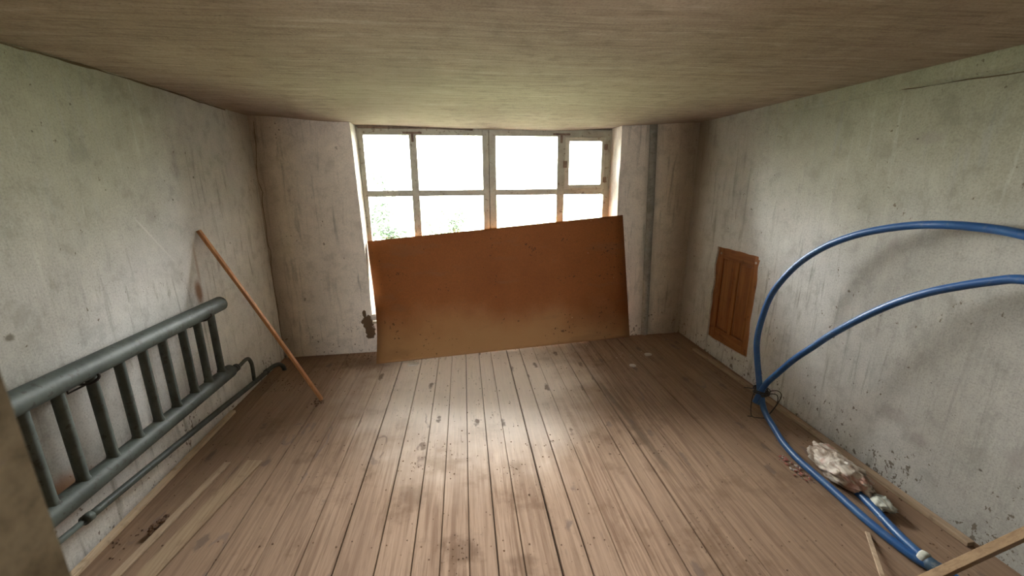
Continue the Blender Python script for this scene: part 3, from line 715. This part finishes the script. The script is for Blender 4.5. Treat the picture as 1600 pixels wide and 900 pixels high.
# ------------------------------------------------------------ blue hose coil
R_H = .0195
up_arc = [(1.995, 2.385, .075), (2.0, 2.425, .20), (1.99, 2.474, .383), (1.99, 2.502, .514), (2.0, 2.5, .655), (2.02, 2.485, .809), (2.04, 2.432, .941), (2.07, 2.338, 1.086), (2.10, 2.206, 1.206),
          (2.12, 2.058, 1.289), (2.14, 1.925, 1.339), (2.16, 1.791, 1.372), (2.17, 1.663, 1.387), (2.19, 1.534, 1.387), (2.20, 1.412, 1.374), (2.21, 1.25, 1.335), (2.21, 1.08, 1.25), (2.20, .93, 1.10), (2.17, .82, .90), (2.12, .75, .65), (2.05, .73, .38), (1.98, .77, .15), (1.93, .88, .045), (1.90, 1.02, R_H + .003)]
fl1 = [(1.888, 1.165, .025), (1.87, 1.23, .022), (1.858, 1.31, .021), (1.852, 1.421, .021), (1.855, 1.525, .021), (1.862, 1.648, .021), (1.866, 1.776, .021), (1.873, 1.897, .021), (1.905, 2.053, .023), (1.955, 2.20, .032), (1.985, 2.31, .05), (2.005, 2.385, .10), (2.020, 2.42, .17)]
lo_arc = [(1.962, 2.395, .090), (1.982, 2.385, .17), (2.005, 2.37, .247), (2.005, 2.300, .346), (2.02, 2.202, .494), (2.04, 2.103, .620), (2.06, 2.015, .734), (2.08, 1.871, .885), (2.10, 1.745, .999), (2.12, 1.633, 1.080), (2.14, 1.532, 1.136), (2.155, 1.442, 1.178), (2.165, 1.353, 1.207), (2.17, 1.2, 1.2), (2.165, 1.06, 1.12), (2.14, .96, .96), (2.10, .90, .72), (2.05, .88, .45), (2.0, .90, .2), (1.965, .98, .06), (1.94, 1.08, R_H + .004)]
fl2 = [(1.922, 1.16, .025), (1.905, 1.22, .024), (1.910, 1.299, .022), (1.926, 1.385, .021), (1.950, 1.487, .021), (1.968, 1.571, .021), (1.985, 1.68, .021), (2.0, 1.80, .021)]
bm = bmesh.new()
tube(bm, catmull(up_arc + fl1, 6), R_H, 14)
tube(bm, catmull(lo_arc + fl2, 6), R_H * .97, 14)
hose = fin('water_hose', bm, M_hose, smooth=True)
thing(hose, 'coiled thick blue plastic hose against the right wall and along the floor', 'hose')
bm = bmesh.new(); tube(bm, [(1.892, 1.206, .029), (1.890, 1.214, .030), (1.889, 1.224, .030), (1.888, 1.230, .029)], [.029, .031, .031, .029], 16); fin('pale_collar', bm, M_paper, hose, smooth=True)
bm = bmesh.new(); tube(bm, [(1.897, 1.13, .028), (1.894, 1.15, .028), (1.891, 1.19, .028), (1.890, 1.207, .028)], [.026, .029, .029, .028], 16)
M_tape = paint('grey_tape', (.035, .07, .11), (.025, .05, .08), .6, (.15, .15, .14), .5)
fin('tape_joint', bm, M_tape, hose, smooth=True)
bm = bmesh.new()
cB = Vector((2.005, 2.405, .165))
for k in range(9):
    a0 = random.uniform(0, 6.28); tilt = random.uniform(-.45, .45); rr = random.uniform(.036, .052); pts = []
    for i in range(17):
        a = a0 + i / 16 * 6.4; e = Vector((math.cos(a) * rr, math.sin(a) * rr * 1.05, math.sin(a + k) * rr * tilt + random.uniform(-.003, .003) + (k - 4) * .004)); pts.append(cB + e)
    tube(bm, catmull(pts, 3), .0032, 6)
for pts in ([(2.03, 2.36, .19), (2.07, 2.34, .20), (2.095, 2.33, .17), (2.085, 2.34, .10), (2.07, 2.36, .03), (2.06, 2.37, .003)],
            [(2.03, 2.36, .17), (2.06, 2.33, .175), (2.065, 2.32, .12), (2.045, 2.34, .04), (2.035, 2.35, .004)],
            [(1.97, 2.40, .17), (1.93, 2.38, .17), (1.915, 2.37, .12), (1.92, 2.37, .04), (1.93, 2.36, .004), (1.96, 2.34, .004), (2.0, 2.33, .005)],
            [(1.97, 2.42, .18), (1.92, 2.42, .19), (1.89, 2.43, .19)], [(1.93, 2.36, .005), (1.90, 2.37, .004)]):
    tube(bm, catmull(pts, 5), .003, 6)
fin('tie_wire', bm, M_black, hose, smooth=True)

# ------------------------------------------------------------ crumpled bag, paper, battens
def crumple(name, c, dims, mat, seed, sub=5, fold=1.0):
    bm = bmesh.new(); bmesh.ops.create_icosphere(bm, subdivisions=sub, radius=1)
    for v in bm.verts:
        p = v.co + Vector((seed, seed, seed))
        w1 = p + Vector((noise.noise(p * 1.3), noise.noise(p * 1.3 + Vector((7, 0, 0))), noise.noise(p * 1.3 + Vector((0, 7, 0))))) * .9
        d = 1 + .22 * noise.noise(p * 1.1) - fold * (.17 * (1 - abs(noise.noise(w1 * 1.5)) * 2.2) * .6 + .09 * (1 - abs(noise.noise(w1 * 3.4)) * 2.4) * .6 + .03 * (1 - abs(noise.noise(w1 * 8)) * 2.4))
        v.co = Vector((v.co.x * dims[0], v.co.y * dims[1], max(v.co.z, -.75) * dims[2])) * d
        v.co.z = max(v.co.z + dims[2] * .72, .001)
    bmesh.ops.rotate(bm, verts=bm.verts, cent=(0, 0, 0), matrix=Matrix.Rotation(-.10, 3, 'Z'))
    o = fin(name, bm, mat, smooth=True); o.location = c; return o
bag = crumple('plastic_bag', (1.995, 1.745, .001), (.096, .20, .075), M_bag, 4.2, 5, 1.45)
thing(bag, 'crumpled dirty translucent bag lying between the blue hose and the right wall', 'bag')
pap = crumple('crumpled_wrapper', (2.005, 1.51, .012), (.050, .065, .030), M_paper, 9.1, 4, 1.9)
thing(pap, 'small pale crumpled wrapper on the floor in front of the dirty bag', 'wrapper')
def batten(name, a, b, w_, t_, side, mat, label, cat, n_=1, bow=0, taper=1):
    bm = bmesh.new(); bar(bm, a, b, w_, t_, side, .0015, n_, bow, taper); o = fin(name, bm, mat); return thing(rebase(o), label, cat)
batten('skirting_lath', (2.148, 3.50, .013), (2.195, 1.27, .013), .038, .022, (1, 0, 0), M_lath2, 'long dirty lath on the floor along the foot of the right wall', 'lath', 10, .012)
batten('skirting_lath', (-1.678, 2.86, .011), (-1.672, .9, .011), .034, .020, (1, 0, 0), M_skirt, 'pale lath lying tight along the foot of the left wall', 'lath', 8, .004)
batten('narrow_lath', (-1.418, 2.275, .0065), (-1.520, 1.30, .0065), .040, .010, (1, 0, 0), M_lath2, 'narrow loose lath on the floor, nearer the left wall of two', 'lath')
batten('loose_board', (-1.268, 2.275, .006), (-1.42, 1.20, .006), .092, .010, (1, 0, 0), M_lath, 'loose flat board on the floor beside the narrow lath', 'board')
batten('wooden_batten', (2.236, 1.043, .413), (1.487, 1.075, .010), .034, .022, (0, 1, 0), M_batten, 'wooden batten sloping to the right wall in the near right corner', 'batten')
batten('thin_slat', (1.809, 1.391, .004), (1.575, 1.110, .075), .018, .007, (1, -.9, 0), M_lath2, 'short thin pale slat sticking up from the floor near the taped hose end', 'slat')

# ------------------------------------------------------------ debris
def bits(name, mat, spots, label, cat='debris'):
    bm = bmesh.new()
    for (x, y, r_, k) in spots:
        lump(bm, (x, y, r_ * k * .6), r_, (1, 1, k), random.uniform(0, 50), 1, .6)
    o = fin(name, bm, mat, None, 'stuff'); o['label'] = label; o['category'] = cat; return o
sp = []
for _ in range(420):
    x = random.uniform(-1.65, 2.2); y = random.uniform(1.1, 3.75)
    if random.random() < .5: x = random.choice((random.gauss(-1.5, .12), random.gauss(2.12, .06), random.gauss(-.1, .25)))
    if not (XL + .03 < x < XR - .03): continue
    sp.append((x, y, random.uniform(.0018, .0048), .6))
for (cx, cy, n_, sd, rr) in ((-1.127, 2.941, 22, .03, .009), (-1.15, 2.92, 10, .03, .007), (-.07, 1.53, 26, .05, .004), (.24, 2.04, 16, .03, .004), (-1.60, 1.75, 14, .05, .006), (-1.45, 3.3, 40, .12, .006), (-1.0, 3.70, 60, .10, .006),
                            (-.33, 2.10, 14, .04, .004), (1.3, 3.75, 60, .35, .005), (1.1, 2.05, 8, .03, .005)):
    for _ in range(n_):
        x, y = random.gauss(cx, sd), random.gauss(cy, sd)
        if y < yend(x) - .02 and x > XL + .02: sp.append((x, y, random.uniform(.4, 1) * rr, .6))
bits('floor_debris', M_debris, sp, 'dark crumbs of dirt and rust scattered over the floorboards')
sp = []
for (cx, cy, n_, sd, rr) in ((-.42, 3.53, 40, .07, .007), (-.25, 3.56, 14, .08, .005), (.2, 3.6, 20, .2, .004), (.9, 3.66, 34, .2, .006), (1.45, 3.45, 16, .12, .006), (1.8, 3.6, 12, .15, .005)):
    for _ in range(n_):
        x, y = random.gauss(cx, sd), random.gauss(cy, sd * .35)
        t = (x + .825) / 2.47
        if y < 3.563 + t * .284 - .015: sp.append((x, y, random.uniform(.3, 1) * rr, .45))
bits('plaster_crumbs', M_crumb, sp, 'white plaster crumbs scattered in front of the hardboard')
def flake(x, y, r_, label, seed):
    bm = bmesh.new(); N_ = 11; t = []
    for i in range(N_):
        a = 2 * math.pi * i / N_; q = r_ * (1 + .45 * noise.noise(Vector((math.cos(a) * 2, math.sin(a) * 2, seed)))); t.append((math.cos(a) * q * 1.3, math.sin(a) * q))
    b0 = [bm.verts.new((p[0], p[1], 0)) for p in t]; b1 = [bm.verts.new((p[0] * .86, p[1] * .86, .009 + .003 * noise.noise(Vector((p[0] * 40, p[1] * 40, 0))))) for p in t]; c_ = bm.verts.new((0, 0, .013))
    for i in range(N_): bm.faces.new((b0[i], b0[(i + 1) % N_], b1[(i + 1) % N_], b1[i])); bm.faces.new((b1[i], b1[(i + 1) % N_], c_))
    bm.faces.new(b0[::-1]); o = fin('plaster_flake', bm, M_crumb); o.location = (x, y, .0015); thing(o, label, 'plaster flake')
flake(-.495, 3.515, .042, 'large white plaster flake on the floor under the hardboard, left of centre', 2)
flake(1.665, 3.45, .030, 'white plaster flake on the floor below the grey wall strip', 5)
flake(1.43, 3.24, .024, 'small pale plaster flake on the floorboards, nearer the camera than its neighbour', 8)
bm = bmesh.new()
for i in range(9): lump(bm, (-1.492 + random.gauss(0, .010), 1.835 + random.gauss(0, .022), .020 + random.uniform(-.004, .008)), random.uniform(.007, .013), (1, 1.3, .8), i * 3.1, 2, .6)
o = fin('dirt_clump', bm, M_debris); thing(rebase(o), 'dark clump of dirt lying on the narrow lath', 'dirt clump')
bm = bmesh.new()
for i in range(60):
    t = random.random(); x = 1.81 + random.gauss(0, .018); y = 1.72 + t * .24; lump(bm, (x + t * .0, y, .005), random.uniform(.003, .008), (1, 1.4, .6), i, 1, .7)
n = NT('red_grey_scraps', .8); n.col(n.mix(n.ramp(n.noise(scale=60), .45, .6), (.32, .10, .07), (.36, .32, .28))); o = fin('paint_scraps', bm, n.m, None, 'stuff'); o['label'] = 'reddish and pale scraps beside the hose in front of the bag'; o['category'] = 'debris'

# ------------------------------------------------------------ outside
bm = bmesh.new(); box(bm, -60, 60, 4.6, 120, -3.2, -3.0); o = fin('ground', bm, M_grass, None, 'structure')
def tree(name, x, y, zt, cr, label, nleaf, seed):
    random.seed(seed); t = empty(name, (x, y, -3)); thing(t, label, 'tree', 'trees outside the window')
    bm = bmesh.new(); tube(bm, catmull([(0, 0, 0), (.05, 0, 1.2), (-.04, .05, 2.2), (0, 0, zt + 3 - cr * .7)], 5), .07, 8)
    for k in range(7):
        a = random.uniform(0, 6.28); h_ = random.uniform(1.4, zt + 3 - cr * .6); tube(bm, [(0, 0, h_), (math.cos(a) * cr * .4, math.sin(a) * cr * .4, h_ + .4), (math.cos(a) * cr * .8, math.sin(a) * cr * .8, h_ + cr * .6)], [.035, .022, .008], 6)
    fin('trunk', bm, M_bark, t)
    bm = bmesh.new(); cz = zt + 3 - cr
    cl = [(random.gauss(0, .45) * cr, random.gauss(0, .45) * cr, cz + random.gauss(-.1, .5) * cr, random.uniform(.2, .5) * cr) for _ in range(16)]
    for _ in range(nleaf):
        c_ = random.choice(cl); v = Vector((random.gauss(0, 1), random.gauss(0, 1), random.gauss(0, 1))).normalized() * c_[3] * random.uniform(.5, 1); p = Vector(c_[:3]) + v
        a = Vector((random.gauss(0, 1), random.gauss(0, 1), random.gauss(0, .5))).normalized() * .055; b = a.cross(Vector((random.gauss(0, 1), random.gauss(0, 1), random.gauss(0, 1)))).normalized() * .026
        bm.faces.new([bm.verts.new(q) for q in (p - a, p + b, p + a, p - b)])
    fin('foliage', bm, M_leaf, t, 'stuff', recalc=False)
tree('tree', -1.80, 9.3, .66, 1.0, 'leafy green treetop seen through the far left lower pane', 5200, 11)
tree('tree', -.75, 14.0, .62, 1.2, 'green treetop seen through the second lower pane from the left', 4200, 12)
